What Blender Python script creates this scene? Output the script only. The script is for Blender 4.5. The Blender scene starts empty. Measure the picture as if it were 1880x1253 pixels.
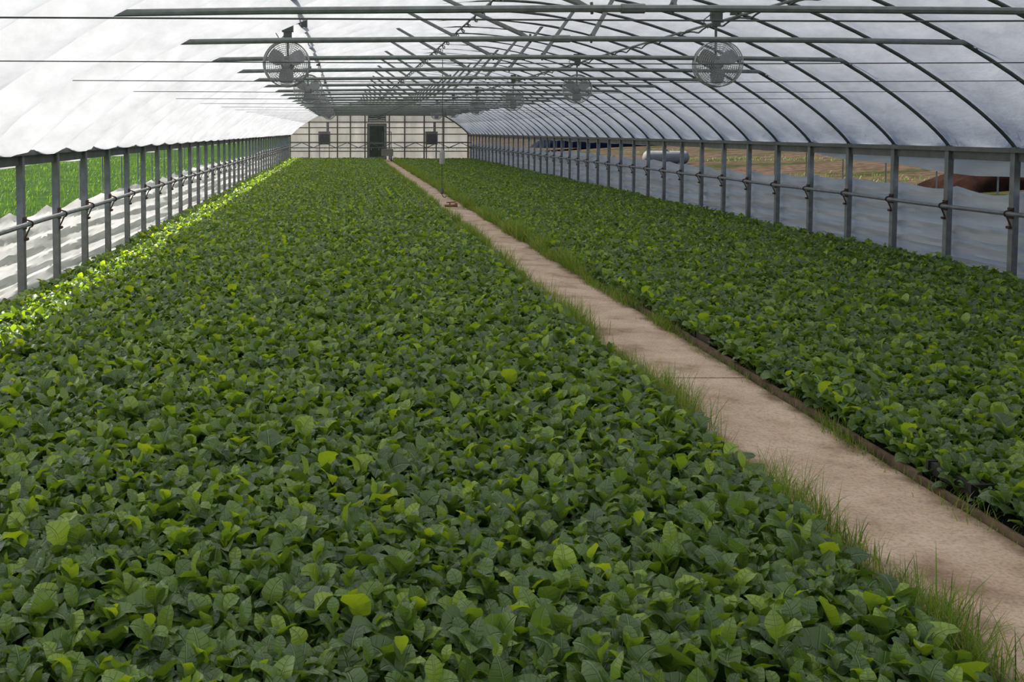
import bpy, math, random
import numpy as np
from mathutils import Vector, Matrix
random.seed(7); rng=np.random.default_rng(7)
S=bpy.context.scene
COL=S.collection

# ------------------------------------------------------------------ helpers
class MB:
    def __init__(s): s.v=[]; s.f=[]
    def box(s,x0,x1,y0,y1,z0,z1):
        b=len(s.v)
        s.v+= [(x0,y0,z0),(x1,y0,z0),(x1,y1,z0),(x0,y1,z0),(x0,y0,z1),(x1,y0,z1),(x1,y1,z1),(x0,y1,z1)]
        s.f+= [tuple(b+i for i in q) for q in ((0,3,2,1),(4,5,6,7),(0,1,5,4),(1,2,6,5),(2,3,7,6),(3,0,4,7))]
    def tube(s,pts,r,n=8,closed=False,flat=None):
        pts=[Vector(p) for p in pts]; m=len(pts); b=len(s.v)
        rr=r if isinstance(r,(list,tuple)) else [r]*m
        up=None
        for i,p in enumerate(pts):
            if closed: t=pts[(i+1)%m]-pts[i-1]
            else: t=pts[min(i+1,m-1)]-pts[max(i-1,0)]
            t.normalize()
            if up is None:
                up=Vector((0,0,1)) if abs(t.z)<.9 else Vector((0,1,0))
            a=t.cross(up)
            if a.length<1e-4: a=t.cross(Vector((1,0.1,0)))
            a.normalize(); c=a.cross(t).normalized(); up=c
            fa,fc=(1,1) if not flat else flat[i]
            for k in range(n):
                g=2*math.pi*k/n
                q=p+a*(math.cos(g)*rr[i]*fa)+c*(math.sin(g)*rr[i]*fc)
                s.v.append(tuple(q))
        R=m if closed else m-1
        for i in range(R):
            for k in range(n):
                i2=(i+1)%m
                s.f.append((b+i*n+k,b+i*n+(k+1)%n,b+i2*n+(k+1)%n,b+i2*n+k))
        if not closed:
            s.f.append(tuple(b+k for k in reversed(range(n))))
            s.f.append(tuple(b+(m-1)*n+k for k in range(n)))
    def ring(s,c,R,r,axis='Y',n=6,seg=36):
        pts=[]
        for i in range(seg):
            a=2*math.pi*i/seg
            if axis=='Y': pts.append((c[0]+R*math.cos(a),c[1],c[2]+R*math.sin(a)))
            elif axis=='X': pts.append((c[0],c[1]+R*math.cos(a),c[2]+R*math.sin(a)))
            else: pts.append((c[0]+R*math.cos(a),c[1]+R*math.sin(a),c[2]))
        s.tube(pts,r,n,closed=True)
    def lathe(s,prof,c,axis='Y',n=24):
        b=len(s.v)
        for o,r in prof:
            for k in range(n):
                g=2*math.pi*k/n; ca,sa=math.cos(g)*r,math.sin(g)*r
                if axis=='Y': s.v.append((c[0]+ca,c[1]+o,c[2]+sa))
                elif axis=='X': s.v.append((c[0]+o,c[1]+ca,c[2]+sa))
                else: s.v.append((c[0]+ca,c[1]+sa,c[2]+o))
        for i in range(len(prof)-1):
            for k in range(n):
                s.f.append((b+i*n+k,b+i*n+(k+1)%n,b+(i+1)*n+(k+1)%n,b+(i+1)*n+k))
        s.f.append(tuple(b+k for k in range(n))); e=b+(len(prof)-1)*n
        s.f.append(tuple(e+k for k in reversed(range(n))))
    def grid(s,P,nu,nv):
        b=len(s.v); s.v+=P
        for i in range(nu-1):
            for j in range(nv-1):
                s.f.append((b+i*nv+j,b+(i+1)*nv+j,b+(i+1)*nv+j+1,b+i*nv+j+1))
    def obj(s,name,mat,parent=None,smooth=True,loc=None,sharp=40):
        me=bpy.data.meshes.new(name); me.from_pydata(s.v,[],s.f); me.update()
        if smooth: me.polygons.foreach_set('use_smooth',[True]*len(me.polygons)); 
        if smooth and sharp:
            try: me.set_sharp_from_angle(angle=math.radians(sharp))
            except Exception: pass
        me.materials.append(mat)
        o=bpy.data.objects.new(name,me); COL.objects.link(o)
        if parent: o.parent=parent
        if loc: o.location=loc
        return o
def empty(name,loc=(0,0,0)):
    o=bpy.data.objects.new(name,None); COL.objects.link(o); o.location=loc; o.empty_display_size=.2; return o

def nt(name):
    m=bpy.data.materials.new(name); m.use_nodes=True; n=m.node_tree.nodes; n.clear()
    return m,n,m.node_tree.links
def principled(name,col,rough=.5,metal=0,var=.15,scale=8,bump=0,col2=None,spec=.5):
    m,n,l=nt(name)
    o=n.new('ShaderNodeOutputMaterial'); p=n.new('ShaderNodeBsdfPrincipled'); l.new(p.outputs[0],o.inputs[0])
    tc=n.new('ShaderNodeTexCoord'); nz=n.new('ShaderNodeTexNoise'); nz.inputs['Scale'].default_value=scale; nz.inputs['Detail'].default_value=6
    l.new(tc.outputs['Object'],nz.inputs['Vector'])
    r=n.new('ShaderNodeValToRGB'); r.color_ramp.elements[0].position=.3; r.color_ramp.elements[1].position=.7
    c2=col2 or tuple(c*(1-2*var) for c in col)
    r.color_ramp.elements[0].color=(*c2,1); r.color_ramp.elements[1].color=(*col,1)
    l.new(nz.outputs[0],r.inputs[0]); l.new(r.outputs[0],p.inputs['Base Color'])
    p.inputs['Roughness'].default_value=rough; p.inputs['Metallic'].default_value=metal
    p.inputs['Specular IOR Level'].default_value=spec
    if bump:
        b=n.new('ShaderNodeBump'); b.inputs['Strength'].default_value=bump; b.inputs['Distance'].default_value=.02
        l.new(nz.outputs[0],b.inputs['Height']); l.new(b.outputs[0],p.inputs['Normal'])
    return m
def film(name,col,trans=.7,scale=(1,1,1),lo=.85,gloss=.06,nscale=3,bump=.25):
    m,n,l=nt(name)
    o=n.new('ShaderNodeOutputMaterial')
    tc=n.new('ShaderNodeTexCoord'); mp=n.new('ShaderNodeMapping'); mp.inputs['Scale'].default_value=scale
    l.new(tc.outputs['Object'],mp.inputs[0])
    nz=n.new('ShaderNodeTexNoise'); nz.inputs['Scale'].default_value=nscale; nz.inputs['Detail'].default_value=8; nz.inputs['Roughness'].default_value=.65
    l.new(mp.outputs[0],nz.inputs['Vector'])
    r=n.new('ShaderNodeValToRGB'); r.color_ramp.elements[0].position=.3; r.color_ramp.elements[1].position=.68
    r.color_ramp.elements[0].color=(*[c*lo for c in col],1); r.color_ramp.elements[1].color=(*col,1)
    l.new(nz.outputs[0],r.inputs[0])
    b=n.new('ShaderNodeBump'); b.inputs['Strength'].default_value=bump; b.inputs['Distance'].default_value=.03
    l.new(nz.outputs[0],b.inputs['Height'])
    t=n.new('ShaderNodeBsdfTranslucent'); d=n.new('ShaderNodeBsdfDiffuse'); mx=n.new('ShaderNodeMixShader'); mx.inputs[0].default_value=1-trans
    l.new(r.outputs[0],t.inputs[0]); l.new(r.outputs[0],d.inputs[0]); l.new(b.outputs[0],t.inputs['Normal']); l.new(b.outputs[0],d.inputs['Normal'])
    l.new(t.outputs[0],mx.inputs[1]); l.new(d.outputs[0],mx.inputs[2])
    g=n.new('ShaderNodeBsdfGlossy'); g.inputs['Roughness'].default_value=.35; m2=n.new('ShaderNodeMixShader'); m2.inputs[0].default_value=gloss
    l.new(b.outputs[0],g.inputs['Normal'])
    l.new(mx.outputs[0],m2.inputs[1]); l.new(g.outputs[0],m2.inputs[2])
    l.new(m2.outputs[0],o.inputs[0])
    return m

M_film=film('poly_film_roof',(.270,.280,.290),.82,(1,.6,1),.74,.04,bump=.4)
M_curt=film('poly_film_curtain',(.62,.62,.61),.42,(1,.3,2.5),.68,.05,nscale=2.2)
M_end=film('fiberglass_panel',(.46,.445,.39),.45,(1,1,.4),.65,.04,nscale=1.6)
M_galv=principled('galvanised_steel',(.25,.28,.265),.45,.3,.15,12)
M_galvl=principled('galvanised_post',(.25,.26,.27),.5,.3,.18,10)
M_dark=principled('weathered_steel',(.12,.135,.125),.5,.3,.2,10)
M_alu=principled('aluminium_channel',(.16,.165,.165),.5,.3,.2,6)
M_rust=principled('rusty_bracket',(.10,.045,.03),.7,.2,.25,30)
M_fan=principled('fan_guard_steel',(.45,.46,.46),.45,.4,.1,20)
M_motor=principled('fan_motor_grey',(.14,.15,.16),.5,.2,.1,20)
M_blade=principled('fan_blade',(.36,.37,.38),.5,.3,.1,8)
M_soil=principled('potting_soil',(.016,.012,.008),.95,0,.2,30,.6)
M_wood=principled('bed_edge_wood',(.22,.15,.095),.85,0,.3,9,.4,col2=(.07,.045,.03))
M_white=principled('white_plastic',(.40,.40,.38),.5,0,.05,10)
M_cable=principled('cable_rubber',(.07,.07,.07),.6,0,.1,10)
M_blue=principled('blue_tarp',(.006,.010,.022),.9,0,.25,3,.5,spec=.05)
M_tarp=principled('brown_tarp',(.020,.009,.006),.95,0,.3,4,.5,spec=.03)
M_heater=principled('heater_enamel',(.24,.23,.21),.5,.2,.1,6)
M_tank=principled('tank_paint',(.17,.17,.165),.7,0,.1,4,spec=.1)
M_brass=principled('brass_fitting',(.35,.17,.08),.5,.3,.2,20)

# ------------------------------------------------------------------ layout
XL,XR=-3.32,7.76
XC=(XL+XR)/2; HW=(XR-XL)/2
ZE=1.6; RISE=2.2
YE=62
def roofz(x):
    u=min(1,abs(x-XC)/HW); return ZE+RISE*(max(0,1-u*u))**.85
BAY=1.265; Y0=10.30
bows=[Y0+BAY*k for k in range(-12,41)]
chordy=[Y0+2*BAY*k for k in range(-5,21)]
NP=48
pb=[]
for i in range(NP+1):
    a=math.pi*i/NP; x=XC-HW*math.cos(a); pb.append((x,roofz(x)))

# ------------------------------------------------------------------ roof film
sub=12
mb=MB(); P=[]
ylist=[]
for k in range(len(bows)-1):
    for j in range(sub): ylist.append((bows[k]+BAY*j/sub, j/sub))
ylist.append((bows[-1],0))
ylist.append((YE,0))
for (y,t) in ylist:
    for i,(x,z) in enumerate(pb):
        x0,z0=pb[max(0,i-1)]; x1,z1=pb[min(NP,i+1)]
        dx,dz=x1-x0,z1-z0; L=math.hypot(dx,dz)
        lf=max(0,min(1,(XC-x)/3)); amp=.07+.15*lf
        bul=.026-amp*math.sin(math.pi*t)**1.0 if t>0 else .026
        e=min(1,min(i,NP-i)/3)
        wr=.010*math.sin(y*9+i*.9)+.008*math.sin(y*23+i*2.1)
        off=.026+(bul-.026)*(.35+.65*e)+wr*(t>0)
        P.append((x-dz/L*off, y, z+dx/L*off))
mb.grid(P,len(ylist),NP+1)
roof=mb.obj('ceiling',M_film,sharp=22)

# ------------------------------------------------------------------ frame
frame=empty('greenhouse_frame')
mb=MB()
for y in bows: mb.tube([(x,y,z) for x,z in pb],.021,8)
mb.obj('bows',M_dark,frame)
mb=MB(); ZC=2.715; HC=4.29
for y in chordy:
    x0,x1=XC-HC,XC+HC
    xs=[x0,x0+.10,x0+.18,x0+1.5,XC-.6,XC,XC+.6,x1-1.5,x1-.18,x1-.10,x1]
    pts=[]
    for x in xs:
        u=(x-XC)/HC
        pts.append((x,y-.03,ZC+.04*(1-u*u)))
    fl=[(.5,1.5),(.5,1.5),(1,1),(1,1),(1,1),(1,1),(1,1),(1,1),(1,1),(.5,1.5),(.5,1.5)]
    mb.tube(pts,.028,8,flat=fl)
    mb.tube([(XC-.09,y-.03,ZC+.04),(XC+.09,y-.03,ZC+.04)],.038,8)
    for sx in (x0+.04,x1-.04):
        mb.tube([(sx,y-.03,ZC),(sx,y,roofz(sx))],.012,6)
mb.obj('truss_chords',M_galv,frame)
mb=MB()
for i in range(len(chordy)-1):
    ya,yb=chordy[i],chordy[i+1]
    for s in (-1,1):
        a=Vector((XC+s*.31,ya,ZC+.05)); b=Vector((XC+s*1.3,yb,roofz(XC+s*1.3)-.04)); d=(b-a)
        pts=[a,a+d*.03,a+d*.06,a+d*.5,a+d*.94,a+d*.97,b]
        mb.tube(pts,.025,8,flat=[(1.4,.4),(1.4,.4),(1,1),(1,1),(1,1),(1.4,.4),(1.4,.4)])
        mb.tube([(XC+s*.31,ya-.02,ZC),(XC+s*.31,ya-.0,ZC+.09)],.012,6)
mb.obj('diagonal_braces',M_dark,frame)
mb=MB()
for x in (XC-2.78,XC+2.78,XC):
    mb.tube([(x,y,roofz(x)-.05) for y in (bows[0],20,40,YE)],.018,8)
mb.obj('purlins',M_galv,frame)
mb=MB()
for x,amp in ((XC-2.78,.02),(XC+2.78,.025),(XC,.05)):
    pts=[]; y=bows[0]
    while y<YE-1:
        ph=y*2*math.pi/.9
        pts.append((x+amp*math.cos(ph),y,roofz(x)-.085-.5*amp+amp*math.sin(ph)))
        y+=.12
    mb.tube(pts,.012,5)
mb.obj('wrapped_power_cable',M_cable,frame)
mb=MB()
for k,y in enumerate(bows):
    if k%2==1:
        z=2.27; x0=XC-4.83; x1=XC+4.83
        mb.tube([(x0,y,z),(x0+.12,y,z),(XC,y,z-.02),(x1-.12,y,z),(x1,y,z)],[.012,.004,.004,.004,.012],6)
mb.obj('tie_wires',M_dark,frame)
mb=MB()
for y in bows:
    for x in (XL,XR):
        mb.box(x-.035,x+.035,y-.04,y+.04,0,ZE+.03)
mb.obj('posts',M_galvl,frame,smooth=False)
mb=MB()
for x,s in ((XL,1),(XR,-1)):
    mb.box(min(x,x+s*-.07),max(x,x+s*-.07)+0,bows[0],YE,ZE-.14,ZE-.03)
    mb.box(x-.075,x+.075,bows[0],YE,ZE-.035,ZE+.02)
    mb.box(x-s*.12-.012,x-s*.12+.012,bows[0],YE,ZE-.10,ZE+.0)
mb.obj('eave_channels',M_alu,frame,smooth=False)
mb=MB()
for x,s in ((XL,1),(XR,-1)):
    mb.tube([(x+s*.10,y,.86+.006*math.sin(y*1.3)) for y in np.arange(bows[0],YE-.5,1.2)],.026,8)
mb.obj('roll_up_rails',M_galvl,frame)
mb=MB()
for y in bows[:-1]:
    for x,s in ((XL,1),(XR,-1)):
        mb.box(x+s*.035-.010,x+s*.035+.010,y-.045,y+.045,.80,.93)
        pts=[(x+s*.04,y-.03,.91)]
        for a in range(0,181,30):
            g=math.radians(90-a); pts.append((x+s*(.10+.032*math.cos(g)),y-.03,.86+.032*math.sin(g)))
        pts.append((x+s*.05,y-.03,.72)); 
        mb.tube(pts,.009,6)
        mb.lathe([(-.03,.017),(.03,.017)],(x+s*.055,y,.70),'Y',10)
mb.obj('rail_brackets',M_rust,frame)
mb=MB()
for k,y in enumerate(bows[:-1]):
    for x,s in ((XL,-1),(XR,1)):
        mb.tube([(x+s*.22,y+BAY*.5,-.05),(x+s*.22,y+BAY*.5,1.5)],.011,6)
mb.obj('curtain_guide_rods',M_galvl,frame)

# ------------------------------------------------------------------ side curtains and valances
def curtain(name,x,s,ztop):
    mb=MB(); P=[]; yy=np.arange(bows[0],YE,BAY/10); nz=26
    for y in yy:
        t=((y-Y0)/BAY)%1
        sag=.06*math.sin(math.pi*t)*(1+.5*math.sin(y*.7))+.03*math.sin(y*.31+x)
        for j in range(nz+1):
            w=j/nz; z=.02+(ztop-sag-.02)*w
            fold=.034*math.sin(z*30+1.3*math.sin(y*.8)+y*.25)+.022*math.sin(z*61+y*.9+2*math.sin(y*.37))+.025*math.sin(math.pi*t)*math.sin(z*13+y)
            P.append((x+s*(.11+fold*(1-.5*w)+.03*math.sin(math.pi*t)),y,z))
    mb.grid(P,len(yy),nz+1)
    return mb.obj(name,M_curt)
curtain('wall_left',XL,-1,.97)
curtain('wall_right',XR,1,1.09)
def valance(name,x,s,fn):
    mb=MB(); P=[]; yy=np.arange(bows[0],YE,BAY/8); nz=6
    for y in yy:
        zb=fn(y)+.015*math.sin(y*2.3)
        for j in range(nz+1):
            w=j/nz; z=zb+(ZE-.02-zb)*w
            P.append((x+s*(.15+.025*(1-w)*math.sin(y*5+2*w)),y,z))
    mb.grid(P,len(yy),nz+1); mb.obj(name,M_curt)
valance('trim_1',XL,-1,lambda y:1.44)
valance('trim_2',XR,1,lambda y:1.45-.19*max(0,min(1,(17.5-y)/5)))

# ------------------------------------------------------------------ end walls
def endwall(name,y):
    mb=MB()
    xs=np.linspace(XL+.0,XR,55); P=[]
    for x in xs:
        zt=roofz(x)
        for j in range(7):
            P.append((x,y+.01*math.sin(x*40),zt*j/6))
    mb.grid(P,len(xs),7)
    return mb.obj(name,M_end)
wb=endwall('wall_back',YE)
wf=endwall('wall_front',bows[0]-.1)
M_stud=principled('end_wall_stud',(.18,.17,.145),.7,.1,.2,8)
mb=MB()
for x in (XL+.05,-2.1,-.35,.45,1.35,2.85,3.8,5.0,6.2,XR-.05):
    mb.box(x-.04,x+.04,YE-.12,YE-.02,0,roofz(x)-.03)
for z in (.55,1.1,1.6,2.0,2.35,2.9):
    xx=[x for x in np.linspace(XL,XR,200) if roofz(x)>z]
    mb.box(xx[0],xx[-1],YE-.10,YE-.03,z-.03,z+.03)
mb.tube([(x,YE-.1,z-.04) for x,z in pb],.045,6)
mb.obj('end_wall_frame',M_stud,frame,smooth=False)
d=empty('door_1',(2.08,YE-.14,0))
mb=MB()
W=.54;Hh=2.2
mb.box(-W-.06,-W,-.05,.05,0,Hh+.06); mb.box(W,W+.06,-.05,.05,0,Hh+.06); mb.box(-W,W,-.05,.05,Hh,Hh+.06)
mb.obj('door_frame',M_stud,d,False)
M_scr=principled('door_screen',(.05,.07,.05),.6,0,.2,4)
mb=MB(); mb.box(-W,W,-.015,.015,.02,Hh); mb.obj('door_panel',M_scr,d,False)
mb=MB()
for a,b in ((-W,-W+.09),(W-.09,W)): mb.box(a,b,-.035,-.015,.02,Hh)
for a,b in ((.02,.2),(1.0,1.1),(Hh-.1,Hh)): mb.box(-W+.09,W-.09,-.035,-.015,a,b)
mb.lathe([(-.07,.02),(-.035,.02)],(W-.05,0,1.05),'Y',10)
mb.obj('door_rails',M_galvl,d,False)
d=empty('exhaust_fan',(2.08,YE-.16,2.9))
mb=MB()
for a in (-.56,.5): mb.box(a,a+.06,-.1,.1,-.5,.5)
for a in (-.5,.44): mb.box(-.56,.56,-.1,.1,a,a+.06)
mb.obj('shutter_frame',M_galvl,d,False)
mb=MB()
for i in range(9):
    z=-.42+i*.1
    b=len(mb.v); mb.v+=[(-.5,-.04,z),(.5,-.04,z),(.5,.03,z+.085),(-.5,.03,z+.085)]; mb.f.append((b,b+1,b+2,b+3))
mb.obj('louvres',M_dark,d,False)
mb=MB()
for i in range(4):
    a=i*math.pi/2+.4
    c,s=math.cos(a),math.sin(a); b=len(mb.v)
    for r,w,dy in ((.05,.05,.02),(.4,.12,.05)):
        mb.v.append((c*r-s*w,-.08-dy,s*r+c*w)); mb.v.append((c*r+s*w,-.08+dy,s*r-c*w))
    mb.f.append((b,b+1,b+3,b+2))
mb.lathe([(-.14,.07),(-.05,.07)],(0,0,0),'Y',12)
mb.obj('fan_rotor',M_motor,d,False)
for hx in (-1.15,5.4):
    d=empty('unit_heater',(hx,YE-.6,1.35))
    mb=MB(); mb.box(-.36,.36,-.3,.3,-.38,.42)
    mb.obj('casing',M_heater,d,False)
    mb=MB()
    for i in range(6): mb.box(-.3,.3,-.33,-.3,-.3+i*.1,-.24+i*.1)
    mb.obj('outlet_louvres',M_dark,d,False)
    mb=MB(); mb.lathe([(0,.3),(.03,.3),(.05,.26)],(0,.3,0),'Y',20); mb.lathe([(.42,.08),(1.0,.08)],(.2,.1,0),'Z',12)
    for sx in (-.3,.3): 
        mb.tube([(sx,-.2,-.38),(sx,-.2,-1.35)],.02,6); mb.tube([(sx,.2,-.38),(sx,.2,-1.35)],.02,6)
    mb.obj('flue_and_stand',M_galvl,d)

# ------------------------------------------------------------------ irrigation boom
d=empty('irrigation_boom',(0,58.5,0))
mb=MB(); x0,x1=XL+.25,XR-.25
mb.tube([(x0,0,1.12),(x1,0,1.12)],.03,6); mb.tube([(x0,-.25,.82),(x1,-.25,.82)],.028,6)
mb.tube([(x0,.25,.82),(x1,.25,.82)],.022,6)
n=8
for i in range(n):
    a=x0+(x1-x0)*i/n; b=x0+(x1-x0)*(i+1)/n; c=(a+b)/2
    for sy in (-.25,.25):
        mb.tube([(a,sy,.82),(c,0,1.12),(b,sy,.82)],.02,5)
mb.obj('boom_truss',M_dark,d)
mb=MB()
for x in np.arange(x0+.2,x1,.45):
    mb.tube([(x,-.25,.82),(x,-.25,.74),(x,-.25,.70)],[.012,.012,.02],6)
mb.obj('spray_nozzles',M_white,d)
mb=MB(); mb.box(2.25,2.9,-.45,.45,.35,.75)
mb.obj('cart_body',M_heater,d,False)
mb=MB()
for sx in (2.3,2.8):
    for sy in (-.35,.35): mb.lathe([(-.03,.15),(.03,.15)],(sx,sy,.2),'X',20)
    mb.tube([(sx,0,.75),(sx,0,1.75)],.02,6); mb.tube([(sx,-.35,.2),(sx,-.35,.4)],.02,6); mb.tube([(sx,.35,.2),(sx,.35,.4)],.02,6)
mb.tube([(2.3,0,1.75),(2.8,0,1.75)],.02,6)
mb.obj('cart_wheels_and_mast',M_dark,d)

# ------------------------------------------------------------------ circulation fans
FM={}
def fpart(key,build,mat,d,smooth=True):
    if key not in FM:
        mb=MB(); build(mb); o=mb.obj(key,mat,d,smooth); FM[key]=o.data
    else:
        o=bpy.data.objects.new(key,FM[key]); COL.objects.link(o); o.parent=d
def fan(x,y,yaw):
    zp=roofz(x)-.07; R=.285
    zc=2.66
    d=empty('circulation_fan',(x,y-.12,zc)); d.rotation_euler=(0,0,yaw)
    def guard(mb):
        for side,sg in ((-.12,-1),(.08,1)):
            for i,rr in enumerate(np.linspace(.05,1,12)):
                dome=side+sg*.045*(1-rr*rr)
                mb.ring((0,dome,0),R*rr,.0030 if rr<1 else .008,'Y',4,40)
            for k in range(28):
                a=2*math.pi*k/28; pts=[]
                for rr in (.12,.4,.7,.9,1):
                    pts.append((R*rr*math.cos(a),side+sg*.045*(1-rr*rr),R*rr*math.sin(a)))
                mb.tube(pts,.0022,4)
        mb.ring((0,-.02,0),R,.006,'Y',5,40)
        for k in range(12):
            a=2*math.pi*k/12; mb.tube([(R*math.cos(a),-.12,R*math.sin(a)),(R*math.cos(a),.08,R*math.sin(a))],.002,4)
    fpart('wire_guard',guard,M_fan,d)
    def blades(mb):
        for k in range(3):
            a=2*math.pi*k/3+.5; P=[]
            for i in range(7):
                r=.05+.2*i/6; w=.035+.07*math.sin(math.pi*(i/6)**.8*.75)
                for j in range(5):
                    q=(j/4-.5)*2; g=a+q*w/ max(r,.09)*.9
                    P.append((r*math.cos(g),-.04+q*.03*(1-.4*i/6),r*math.sin(g)))
            mb.grid(P,7,5)
        mb.lathe([(-.075,.03),(-.065,.05),(-.01,.05)],(0,0,0),'Y',16)
    fpart('blades',blades,M_blade,d)
    fpart('motor',lambda mb: mb.lathe([(-.01,.07),(.0,.08),(.16,.08),(.19,.05)],(0,0,0),'Y',20),M_motor,d)
    mb=MB(); top=zp-zc
    mb.tube([(0,.12,.05),(0,.12,top-.12)],.016,8)
    mb.box(-.05,.05,.08,.16,top-.2,top-.12); mb.box(-.07,.07,.07,.17,top-.12,top+.03)
    mb.tube([(-.07,.12,top-.05),(-.16,.12,top-.12),(-.1,.12,top-.22),(-.03,.12,top-.15)],.008,5)
    mb.tube([(.07,.12,top-.02),(.2,.12,top+.0)],.012,5); mb.box(.17,.25,.09,.15,top-.06,top+.03)
    mb.obj('mounting_bracket',M_dark,d)
for y in (12.83,20.42,28.01,35.6,43.2,50.8):
    fan(XC-2.93,y,.12*random.uniform(-1,1)); fan(XC+2.5,y,-.1+.1*random.uniform(-1,1))

# ------------------------------------------------------------------ hanging sensor
d=empty('hanging_sensor',(2.36,23.9,0))
mb=MB(); mb.tube([(0,0,roofz(2.36)-.06),(.006,0,2.2),(0,0,1.4),(0,0,.42)],.008,6)
mb.obj('cable',M_cable,d)
mb=MB(); mb.lathe([(1.02,.03),(1.03,.065),(1.3,.065),(1.36,.03)],(0,0,0),'Z',16); mb.obj('aspirated_tube',M_white,d)
mb=MB(); mb.lathe([(.30,.01),(.33,.045),(.42,.045),(.46,.015)],(0,0,0),'Z',14)
mb.tube([(0,0,.31),(.03,0,.24),(.08,0,.22),(.1,0,.27)],.01,6); mb.obj('weight_and_hook',M_dark,d)
d=empty('hose_valve',(2.52,23.4,.034))
mb=MB(); mb.tube([(-.14,0,.03),(.10,.05,.03)],.03,10); mb.tube([(-.02,.02,.03),(-.02,.02,.10)],.016,8); mb.tube([(-.10,.0,.105),(.12,.05,.115)],.014,8)
mb.lathe([(-.03,.045),(.03,.045)],(.13,.055,.045),'X',10)
mb.obj('valve_body',M_brass,d)

# ------------------------------------------------------------------ ground
def ground_mat(name,cols,scale,bump=.4):
    m,n,l=nt(name)
    o=n.new('ShaderNodeOutputMaterial'); p=n.new('ShaderNodeBsdfPrincipled'); l.new(p.outputs[0],o.inputs[0])
    tc=n.new('ShaderNodeTexCoord'); a=n.new('ShaderNodeTexNoise'); a.inputs['Scale'].default_value=scale; a.inputs['Detail'].default_value=8; a.inputs['Roughness'].default_value=.65
    l.new(tc.outputs['Object'],a.inputs['Vector']); r=n.new('ShaderNodeValToRGB')
    e=r.color_ramp.elements; e[0].position=.36; e[0].color=(*cols[0],1); e[1].position=.64; e[1].color=(*cols[-1],1)
    for i,c in enumerate(cols[1:-1]): 
        q=e.new(.36+.28*(i+1)/(len(cols)-1)); q.color=(*c,1)
    l.new(a.outputs[0],r.inputs[0])
    b=n.new('ShaderNodeTexNoise'); b.inputs['Scale'].default_value=scale*14; b.inputs['Detail'].default_value=5
    l.new(tc.outputs['Object'],b.inputs['Vector'])
    mx=n.new('ShaderNodeMixRGB'); mx.blend_type='MULTIPLY'; mx.inputs[0].default_value=.8
    r2=n.new('ShaderNodeValToRGB'); r2.color_ramp.elements[0].position=.35; r2.color_ramp.elements[0].color=(.3,.3,.3,1); r2.color_ramp.elements[1].position=.6
    l.new(b.outputs[0],r2.inputs[0]); l.new(r.outputs[0],mx.inputs[1]); l.new(r2.outputs[0],mx.inputs[2]); l.new(mx.outputs[0],p.inputs['Base Color'])
    bp=n.new('ShaderNodeBump'); bp.inputs['Strength'].default_value=bump; bp.inputs['Distance'].default_value=.05
    l.new(b.outputs[0],bp.inputs['Height']); l.new(bp.outputs[0],p.inputs['Normal']); p.inputs['Roughness'].default_value=.95
    p.inputs['Specular IOR Level'].default_value=.02
    return m
M_gl=ground_mat('green_field',[(.016,.045,.004),(.025,.062,.005),(.036,.08,.006)],.6)
M_gr=ground_mat('dry_field',[(.020,.030,.007),(.040,.036,.014),(.068,.044,.028),(.072,.050,.034),(.036,.036,.014)],.25)
mb=MB(); P=[]
for i in range(60):
    x=XL-.1-(i/59)**2.5*200
    for j in range(40):
        y=-40+300*j/39; P.append((x,y,-.06+.06*math.sin(y*.3+i)*(i>3)))
mb.grid(P,60,40); mb.obj('field_left',M_gl)
def gz(x): return -.06+min(1.6,max(0,(x-XR-.1)-6)*.055)
mb=MB(); P=[]
for i in range(80):
    dx=(i/79)**2*200; x=XR+.1+dx
    for j in range(80):
        y=-40+300*j/79; P.append((x,y,gz(x)+.05*math.sin(y*.3+i*.7)*(i>8)))
mb.grid(P,80,80); mb.obj('field_right',M_gr)
mb=MB(); mb.box(XL-.1,XR+.1,bows[0]-.1,260,-.1,-.0); 
mb.obj('floor',M_soil,smooth=False)

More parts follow.
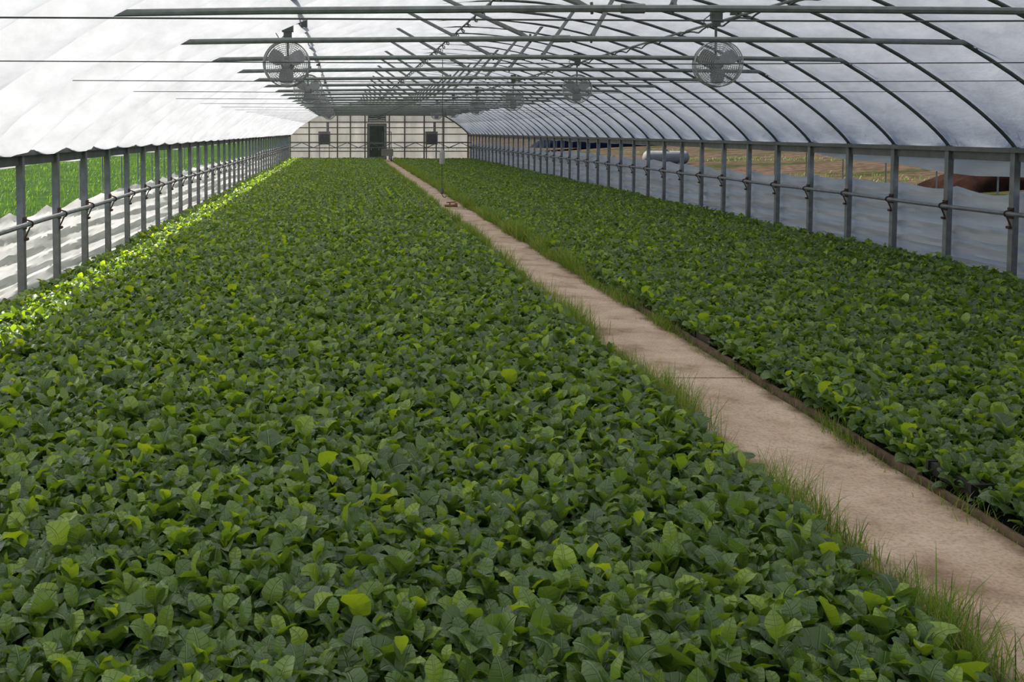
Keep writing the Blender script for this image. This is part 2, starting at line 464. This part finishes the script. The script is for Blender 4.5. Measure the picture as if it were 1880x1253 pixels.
def path_mat():
    m,n,l=nt('worn_concrete')
    o=n.new('ShaderNodeOutputMaterial'); p=n.new('ShaderNodeBsdfPrincipled'); l.new(p.outputs[0],o.inputs[0])
    tc=n.new('ShaderNodeTexCoord')
    a=n.new('ShaderNodeTexNoise'); a.inputs['Scale'].default_value=2.2; a.inputs['Detail'].default_value=9; a.inputs['Roughness'].default_value=.62
    l.new(tc.outputs['Object'],a.inputs['Vector'])
    r=n.new('ShaderNodeValToRGB'); e=r.color_ramp.elements
    e[0].position=.3; e[0].color=(.31,.205,.13,1); e[1].position=.62; e[1].color=(.74,.56,.42,1); q=e.new(.45); q.color=(.59,.43,.31,1)
    l.new(a.outputs[0],r.inputs[0])
    g=n.new('ShaderNodeTexNoise'); g.inputs['Scale'].default_value=60; g.inputs['Detail'].default_value=4; l.new(tc.outputs['Object'],g.inputs['Vector'])
    r2=n.new('ShaderNodeValToRGB'); r2.color_ramp.elements[0].position=.32; r2.color_ramp.elements[0].color=(.62,.6,.58,1); r2.color_ramp.elements[1].position=.55
    l.new(g.outputs[0],r2.inputs[0])
    mx=n.new('ShaderNodeMixRGB'); mx.blend_type='MULTIPLY'; mx.inputs[0].default_value=.7
    l.new(r.outputs[0],mx.inputs[1]); l.new(r2.outputs[0],mx.inputs[2])
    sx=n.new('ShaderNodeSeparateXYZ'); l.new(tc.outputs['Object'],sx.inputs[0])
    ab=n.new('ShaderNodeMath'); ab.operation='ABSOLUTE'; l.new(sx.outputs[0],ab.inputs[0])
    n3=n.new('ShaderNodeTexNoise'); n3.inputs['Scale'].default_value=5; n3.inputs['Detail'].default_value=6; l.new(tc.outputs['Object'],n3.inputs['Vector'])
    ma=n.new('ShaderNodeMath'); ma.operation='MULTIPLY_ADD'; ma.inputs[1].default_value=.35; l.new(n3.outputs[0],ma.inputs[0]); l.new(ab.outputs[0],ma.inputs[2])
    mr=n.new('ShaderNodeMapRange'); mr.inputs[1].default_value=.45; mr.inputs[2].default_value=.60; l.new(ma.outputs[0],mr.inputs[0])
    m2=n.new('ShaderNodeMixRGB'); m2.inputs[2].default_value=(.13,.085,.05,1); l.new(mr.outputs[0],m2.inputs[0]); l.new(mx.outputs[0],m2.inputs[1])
    l.new(m2.outputs[0],p.inputs['Base Color']); p.inputs['Roughness'].default_value=.9
    p.inputs['Specular IOR Level'].default_value=.2
    bp=n.new('ShaderNodeBump'); bp.inputs['Strength'].default_value=.35; bp.inputs['Distance'].default_value=.01
    ad=n.new('ShaderNodeMath'); l.new(a.outputs[0],ad.inputs[0]); l.new(g.outputs[0],ad.inputs[1]); l.new(ad.outputs[0],bp.inputs['Height']); l.new(bp.outputs[0],p.inputs['Normal'])
    return m
M_path=path_mat()
mb=MB(); PX=2.54; hw=.385; y=4.13-3.05*2.9
while y<YE-.2-1e-3:
    y1=min(y+3.05,YE-.2) if y>-4 else 4.13-3.05*2
    mb.box(-hw,hw,y+.006,y1-.006,0,.03+.003*math.sin(y)); y=y1
o=mb.obj('concrete_path',M_path,smooth=False,loc=(PX,0,0))
mb=MB(); y=-4.7
while y<YE-2:
    L=2.44; j=random.uniform(-.012,.012)
    mb.box(PX+hw+.02+j,PX+hw+.045+j,y,y+L-.01,0,.062+j)
    mb.box(PX-hw-.05-j,PX-hw-.02-j,y,y+L-.01,0,.055+j)
    y+=L
mb.obj('bed_edging_boards',M_wood,smooth=False)
mb=MB()
for (x,y) in ((3.0,8.05),(3.0,17.3),(3.02,4.7)):
    for i in range(3): mb.box(x-.02+.05*i,x+.01+.05*i,y,y+.35,.07,.13)
    mb.box(x-.03,x+.12,y-.01,y+.01,.06,.135); mb.box(x-.03,x+.12,y+.34,y+.36,.06,.135)
mb.obj('seedling_tray_edge',principled('tray_black',(.02,.02,.02),.4,0,.1,5),smooth=False)

# ------------------------------------------------------------------ leaves
def leaf_mat():
    m,n,l=nt('tobacco_leaf')
    o=n.new('ShaderNodeOutputMaterial'); p=n.new('ShaderNodeBsdfPrincipled')
    at=n.new('ShaderNodeAttribute'); at.attribute_name='leafrnd'
    r=n.new('ShaderNodeValToRGB'); e=r.color_ramp.elements
    e[0].position=0; e[0].color=(.044,.098,.026,1); e[1].position=1; e[1].color=(.27,.41,.040,1)
    for pos,c in ((.5,(.078,.158,.036)),(.78,(.140,.250,.038))):
        q=e.new(pos); q.color=(*c,1)
    l.new(at.outputs['Fac'],r.inputs[0])
    uv=n.new('ShaderNodeUVMap'); uv.uv_map='UVMap'; sx=n.new('ShaderNodeSeparateXYZ'); l.new(uv.outputs[0],sx.inputs[0])
    ab=n.new('ShaderNodeMath'); ab.operation='ABSOLUTE'; l.new(sx.outputs[0],ab.inputs[0])
    mid=n.new('ShaderNodeMapRange'); mid.inputs[1].default_value=.04; mid.inputs[2].default_value=.11; mid.inputs[3].default_value=1; mid.inputs[4].default_value=0; l.new(ab.outputs[0],mid.inputs[0])
    s1=n.new('ShaderNodeMath'); s1.operation='MULTIPLY_ADD'; s1.inputs[1].default_value=-3.4; l.new(ab.outputs[0],s1.inputs[0])
    s0=n.new('ShaderNodeMath'); s0.operation='MULTIPLY'; s0.inputs[1].default_value=42; l.new(sx.outputs[1],s0.inputs[0]); l.new(s0.outputs[0],s1.inputs[2])
    sn=n.new('ShaderNodeMath'); sn.operation='SINE'; l.new(s1.outputs[0],sn.inputs[0])
    sv=n.new('ShaderNodeMapRange'); sv.inputs[1].default_value=.80; sv.inputs[2].default_value=1; sv.inputs[3].default_value=0; sv.inputs[4].default_value=.45; l.new(sn.outputs[0],sv.inputs[0])
    mxv=n.new('ShaderNodeMath'); mxv.operation='MAXIMUM'; l.new(mid.outputs[0],mxv.inputs[0]); l.new(sv.outputs[0],mxv.inputs[1])
    mv=n.new('ShaderNodeMath'); mv.operation='MULTIPLY'; mv.inputs[1].default_value=.6; l.new(mxv.outputs[0],mv.inputs[0])
    c=n.new('ShaderNodeMixRGB'); c.inputs[2].default_value=(.25,.38,.15,1); l.new(mv.outputs[0],c.inputs[0]); l.new(r.outputs[0],c.inputs[1])
    l.new(c.outputs[0],p.inputs['Base Color']); p.inputs['Roughness'].default_value=.32; p.inputs['Specular IOR Level'].default_value=.85
    p.inputs['Sheen Weight'].default_value=.10; p.inputs['Sheen Roughness'].default_value=.4; p.inputs['Sheen Tint'].default_value=(.85,.95,.82,1)
    bp=n.new('ShaderNodeBump'); bp.inputs['Strength'].default_value=.9; bp.inputs['Distance'].default_value=.006; bp.invert=True
    l.new(mxv.outputs[0],bp.inputs['Height']); l.new(bp.outputs[0],p.inputs['Normal'])
    t=n.new('ShaderNodeBsdfTranslucent'); hs=n.new('ShaderNodeMixRGB'); hs.blend_type='MULTIPLY'; hs.inputs[0].default_value=1
    hs.inputs[2].default_value=(3.2,2.6,.45,1); l.new(r.outputs[0],hs.inputs[1]); l.new(hs.outputs[0],t.inputs[0])
    mx=n.new('ShaderNodeMixShader'); mx.inputs[0].default_value=.34; l.new(p.outputs[0],mx.inputs[1]); l.new(t.outputs[0],mx.inputs[2]); l.new(mx.outputs[0],o.inputs[0])
    return m
M_leaf=leaf_mat()
HI=(np.array([0,.10,.24,.40,.56,.74,.90,1.0]), np.array([.10,.18,.60,.92,1,.80,.40,.02]), np.array([-1,-.5,0,.5,1.]))
LO=(np.array([0,.2,.5,.8,1.0]), np.array([.08,.50,1,.70,.03]), np.array([-1,0,1.]))
def np_mesh(name,co,faces,mat,leafrnd=None,uv=None):
    me=bpy.data.meshes.new(name)
    nf=len(faces); k=faces.shape[1]
    me.vertices.add(len(co)); me.vertices.foreach_set('co',co.astype(np.float32).ravel())
    me.loops.add(nf*k); me.loops.foreach_set('vertex_index',faces.astype(np.int32).ravel())
    me.polygons.add(nf); me.polygons.foreach_set('loop_start',np.arange(0,nf*k,k,dtype=np.int32))
    me.update(calc_edges=True)
    me.polygons.foreach_set('use_smooth',np.ones(nf,dtype=bool))
    if uv is not None:
        u=me.uv_layers.new(name='UVMap'); u.data.foreach_set('uv',uv[faces.ravel()].astype(np.float32).ravel())
    if leafrnd is not None:
        a=me.attributes.new('leafrnd','FLOAT','POINT'); a.data.foreach_set('value',leafrnd.astype(np.float32))
    me.materials.append(mat); return me
def leaves(base,az,th0,bend,L,Wd,cup,rnd,roll,lod):
    U,WU,V=lod
    N=len(L); nu=len(U); nv=len(V)
    th=th0[:,None]-bend[:,None]*U[None,:]**1.5
    du=np.diff(U)
    r=np.zeros((N,nu)); z=np.zeros((N,nu))
    tm=(th[:,1:]+th[:,:-1])/2
    r[:,1:]=np.cumsum(np.cos(tm)*du,1)*L[:,None]; z[:,1:]=np.cumsum(np.sin(tm)*du,1)*L[:,None]
    w=Wd[:,None]*WU[None,:]
    ph=rng.uniform(0,6.28,(N,1,1))
    lat=w[:,:,None]*V[None,None,:]
    nn=cup[:,None,None]*w[:,:,None]*np.abs(V)[None,None,:]**1.4 + .20*w[:,:,None]*np.sin(U[None,:,None]*11+ph+V[None,None,:]*1.5)*np.abs(V)[None,None,:]
    nn=nn+roll[:,None,None]*lat
    rx=r[:,:,None]-np.sin(th)[:,:,None]*nn; zz=z[:,:,None]+np.cos(th)[:,:,None]*nn
    ca,sa=np.cos(az)[:,None,None],np.sin(az)[:,None,None]
    X=base[:,0,None,None]+ca*rx-sa*lat; Y=base[:,1,None,None]+sa*rx+ca*lat; Z=base[:,2,None,None]+zz
    co=np.stack([X,Y,Z],-1).reshape(-1,3)
    q=[]
    for i in range(nu-1):
        for j in range(nv-1):
            q.append((i*nv+j,(i+1)*nv+j,(i+1)*nv+j+1,i*nv+j+1))
    q=np.array(q); F=(np.arange(N)[:,None,None]*(nu*nv)+q[None]).reshape(-1,4)
    uvu=np.stack(np.broadcast_arrays(V[None,:]*WU[:,None],U[:,None]),-1).reshape(-1,2)
    uv=np.tile(uvu,(N,1)); rr=np.repeat(rnd,nu*nv)
    return co,F,uv,rr
def tile(lod):
    G=15; base=[];az=[];th0=[];bend=[];L=[];Wd=[];cup=[];rd=[];roll=[]
    for i in range(G):
        for j in range(G):
            px=(i+.5+rng.uniform(-.42,.42))/G-.5; py=(j+.5+rng.uniform(-.42,.42))/G-.5
            vig=rng.normal(1,.15); a0=rng.uniform(0,6.28); hgt=rng.normal(.118,.030)
            nl=rng.integers(4,8) if lod is HI else 5
            for k in range(nl):
                f=k/(nl-1)
                base.append((px,py,hgt*(.40+.55*f)))
                az.append(a0+k*2.4+rng.normal(0,.25))
                th0.append(math.radians(62+24*f+rng.normal(0,10)))
                bend.append(math.radians(106-18*f+rng.normal(0,26)))
                l=.126*(1-.34*f*f)*vig*rng.uniform(.8,1.18); L.append(l); Wd.append(l*rng.uniform(.22,.31))
                cup.append(rng.normal(.12,.30)); roll.append(rng.normal(0,.38))
                rd.append(np.clip(rng.normal(.34+.30*f,.23),0,1))
    A=[np.array(v) for v in (base,az,th0,bend,L,Wd,cup,rd,roll)]
    co,F,uv,rr=leaves(*A,lod)
    return np_mesh('seedling_tray_mesh',co,F,M_leaf,rr,uv)
tiles_hi=[tile(HI) for i in range(4)]
tiles_lo=[tile(LO) for i in range(4)]
def bed(x0,x1,nx,ys,ye):
    par=empty('tobacco_seedling_bed',((x0+x1)/2,0,0)); sz=(x1-x0)/nx
    groups={}
    y=ys
    while y<ye:
        for i in range(nx):
            key=(0 if y<13 else 1, random.randrange(4))
            z=.022+.014*math.sin(y*.9+i*2.1)+random.uniform(-.008,.008)
            groups.setdefault(key,[]).append((x0+sz*(i+.5)-(x0+x1)/2,y+sz/2,z,random.randrange(4)))
        y+=sz
    for (lod,k),lst in groups.items():
        v=[];f=[]
        h=sz/2
        for (cx,cy,cz,r) in lst:
            b=len(v); v+=[(cx-h,cy-h,cz),(cx+h,cy-h,cz),(cx+h,cy+h,cz),(cx-h,cy+h,cz)]
            q=[b,b+1,b+2,b+3]; f.append(tuple(q[r:]+q[:r]))
        me=bpy.data.meshes.new('tray_layout'); me.from_pydata(v,[],f); me.update()
        o=bpy.data.objects.new('tray_layout',me); COL.objects.link(o); o.parent=par
        o.instance_type='FACES'; o.use_instance_faces_scale=True; o.instance_faces_scale=1.0
        o.show_instancer_for_render=False; o.show_instancer_for_viewport=False
        t=bpy.data.objects.new('seedling_tray',(tiles_lo if lod else tiles_hi)[k]); COL.objects.link(t); t.parent=o
bed(XL+.16,1.97,5,.2,YE-4.2)
bed(2.99,XR-.14,5,.2,YE-4.2)

# ------------------------------------------------------------------ grass
def grass_mat():
    m,n,l=nt('grass_blade')
    o=n.new('ShaderNodeOutputMaterial'); d=n.new('ShaderNodeBsdfPrincipled'); at=n.new('ShaderNodeAttribute'); at.attribute_name='leafrnd'
    r=n.new('ShaderNodeValToRGB'); e=r.color_ramp.elements; e[0].color=(.05,.115,.018,1); e[1].color=(.40,.34,.14,1); q=e.new(.75); q.color=(.18,.29,.04,1)
    l.new(at.outputs['Fac'],r.inputs[0]); l.new(r.outputs[0],d.inputs['Base Color']); d.inputs['Roughness'].default_value=.5
    t=n.new('ShaderNodeBsdfTranslucent'); h=n.new('ShaderNodeMixRGB'); h.blend_type='MULTIPLY'; h.inputs[0].default_value=1; h.inputs[2].default_value=(2.0,1.9,.7,1)
    l.new(r.outputs[0],h.inputs[1]); l.new(h.outputs[0],t.inputs[0])
    mx=n.new('ShaderNodeMixShader'); mx.inputs[0].default_value=.4; l.new(d.outputs[0],mx.inputs[1]); l.new(t.outputs[0],mx.inputs[2]); l.new(mx.outputs[0],o.inputs[0]); return m
M_grass=grass_mat()
def grass(name,px,py,h,wd,rd,z0=.01):
    N=len(px); az=rng.uniform(0,6.283,N); th0=np.radians(rng.normal(78,10,N)); bend=np.radians(np.abs(rng.normal(45,28,N)))
    u=np.array([0,.35,.7,1.]); w=np.array([1,.9,.6,.05])
    th=th0[:,None]-bend[:,None]*u**1.4; tm=(th[:,1:]+th[:,:-1])/2; du=np.diff(u)
    r=np.zeros((N,4)); z=np.zeros((N,4)); r[:,1:]=np.cumsum(np.cos(tm)*du,1)*h[:,None]; z[:,1:]=np.cumsum(np.sin(tm)*du,1)*h[:,None]
    sd=np.array([-1,1.]); lat=wd[:,None,None]*w[None,:,None]*sd
    fa=az+rng.uniform(-.6,.6,N)
    X=px[:,None,None]+np.cos(az)[:,None,None]*r[:,:,None]-np.sin(fa)[:,None,None]*lat
    Y=py[:,None,None]+np.sin(az)[:,None,None]*r[:,:,None]+np.cos(fa)[:,None,None]*lat
    z0=np.broadcast_to(np.asarray(z0,dtype=float),(N,))
    Z=z0[:,None,None]+z[:,:,None]+0*lat
    co=np.stack([X,Y,Z],-1).reshape(-1,3); q=np.array([(2*i,2*i+2,2*i+3,2*i+1) for i in range(3)])
    F=(np.arange(N)[:,None,None]*8+q[None]).reshape(-1,4)
    me=np_mesh(name,co,F,M_grass,np.repeat(rd,8)); o=bpy.data.objects.new(name,me); COL.objects.link(o); return o
def strip(xc,sx,n,hm,densf,pow_=1.5):
    y=1.0+57*rng.uniform(0,1,n)**pow_
    keep=rng.uniform(0,1,n)<densf(y)
    y=y[keep]; n=len(y)
    x=xc+rng.normal(0,sx,n)+.03*np.sin(y*2.1)+.02*np.sin(y*5.3)
    cl=.60+.40*np.sin(y*3.1+1.6*np.sin(y*1.3)); h=hm*(.40+.65*cl)*rng.uniform(.35,1.35,n)
    return x,y,h,rng.uniform(.0012,.0028,n)*np.clip(y/9,1,2.5),np.clip(rng.normal(.62,.22,n),0,1)
x,y,h,w,rd=strip(2.09,.065,64000,.25,lambda y:np.clip(.6+.4*np.sin(y*4.3+2*np.sin(y*1.7)),0.1,1)*np.clip(.45+y/9,0,1))
h=h*np.clip(.65+y/14,.65,1.05)
grass('grass_verge',x,y,h,w,rd)
def dr(y):
    c=.5+.5*np.sin(y*2.7+2*np.sin(y*.9)); far=np.clip((y-9)/3,0,1)
    return np.clip(.16+.6*c**2+.5*far,0,1)
x,y,h,w,rd=strip(2.945,.04,46000,.19,dr); h=h*np.clip(.5+(y-7)*.14,.5,1.6)
grass('grass_verge',x,y,h,w,rd)
cx=[];cy=[]
for (a,b,n,s) in ((-.42,5.3,26,.05),(7.35,14.2,60,.07),(7.3,13.2,40,.07),(2.12,3.5,30,.06),(2.95,3.6,30,.05)):
    cx+=list(rng.normal(a,s,n)); cy+=list(rng.normal(b,s*1.5,n))
cx=np.array(cx);cy=np.array(cy)
grass('tall_weeds',cx,cy,rng.uniform(.22,.34,len(cx)),rng.uniform(.002,.004,len(cx)),rng.uniform(.4,.8,len(cx)))
n=20000; x=XL-.3-22*rng.uniform(0,1,n)**1.6; y=9+60*rng.uniform(0,1,n)**1.3
grass('field_grass',x,y,rng.uniform(.08,.25,n),rng.uniform(.006,.014,n),np.clip(rng.normal(.15,.12,n),0,.4),-.06)
n=20000; x=XR+.4+24*rng.uniform(0,1,n)**1.2; y=12+60*rng.uniform(0,1,n)
kp=(np.sin(x*.7+np.sin(y*.23)*2)+np.sin(y*.31+x*.2))>.8; x=x[kp]; y=y[kp]; n=len(x)
g=grass('field_grass',x,y,rng.uniform(.06,.18,n),rng.uniform(.006,.014,n),np.clip(rng.normal(.15,.15,n),0,.5),np.array([gz(a) for a in x])-.03)

# ------------------------------------------------------------------ outside objects
d=empty('propane_tank',(16.1,50,gz(16.1)))
mb=MB(); r=.33; L=.9
pr=[(-L-.25*math.cos(a),max(.01,r*math.sin(a))) for a in np.linspace(.0,math.pi/2,8)]
pr+= [(L+.25*math.sin(a),max(.01,r*math.cos(a))) for a in np.linspace(0,math.pi/2,8)]
mb.lathe(pr,(0,0,.42),'X',28); mb.lathe([(.28,.10),(.40,.10),(.44,.06)],(0,0,.42),'Z',16)
mb.obj('tank_shell',M_tank,d)
mb=MB()
for sx in (-.6,.6): mb.box(sx-.06,sx+.06,-.25,.25,0,.16)
mb.obj('tank_saddles',M_heater,d,False)
def pile(name,loc,lx,ly,h,mat,seed):
    mb=MB(); P=[]; nu,nv=40,24
    for i in range(nu):
        for j in range(nv):
            u=i/(nu-1)*2-1; v=j/(nv-1)*2-1
            e=(1-abs(u)**6)*(1-abs(v)**6)
            z=h*e**.6*(1+.14*math.sin(u*9+seed)+.08*math.sin(v*11+u*5))
            P.append((u*lx/2*(1+.03*math.sin(v*9)),v*ly/2*(1+.03*math.sin(u*13)),z))
    mb.grid(P,nu,nv); return mb.obj(name,mat,loc=loc)
pile('tarp_covered_pile',(19.6,28,gz(19)-.05),6.0,2.2,.50,M_tarp,1)
pile('dark_tarp_stack',(23,84,gz(23)-.05),14,3,.9,M_blue,3)

# ------------------------------------------------------------------ light
sun=bpy.data.lights.new('sun','SUN'); sun.energy=13.0; sun.angle=math.radians(.6); sun.color=(1,.96,.88)
so=bpy.data.objects.new('sun',sun); COL.objects.link(so)
dirv=Vector((-.56,.42,.76)).normalized()
so.rotation_euler=dirv.to_track_quat('Z','Y').to_euler(); so.location=(-20,20,30)
w=bpy.data.worlds.new('sky'); S.world=w; w.use_nodes=True; n=w.node_tree.nodes; l=w.node_tree.links; n.clear()
o=n.new('ShaderNodeOutputWorld'); b=n.new('ShaderNodeBackground'); l.new(b.outputs[0],o.inputs[0])
sk=n.new('ShaderNodeTexSky'); sk.sky_type='NISHITA'; sk.sun_disc=False; sk.sun_elevation=math.radians(48); sk.sun_rotation=math.radians(-55); sk.dust_density=4
l.new(sk.outputs[0],b.inputs[0]); b.inputs[1].default_value=.44

# ------------------------------------------------------------------ camera
cam=bpy.data.cameras.new('camera'); co=bpy.data.objects.new('camera',cam); COL.objects.link(co)
cam.sensor_width=36; cam.lens=36*1840/1880; cam.clip_end=600; cam.clip_start=.05
p=3.0
co.location=(0,0,1.82); co.rotation_euler=(math.radians(90-p),0,0)
py=240+1840*math.tan(math.radians(p))
cam.shift_x=(940-630)/1880; cam.shift_y=-(626.5-py)/1880
S.camera=co
S.view_settings.view_transform='Standard'
S.view_settings.look='None'
S.view_settings.exposure=-.42
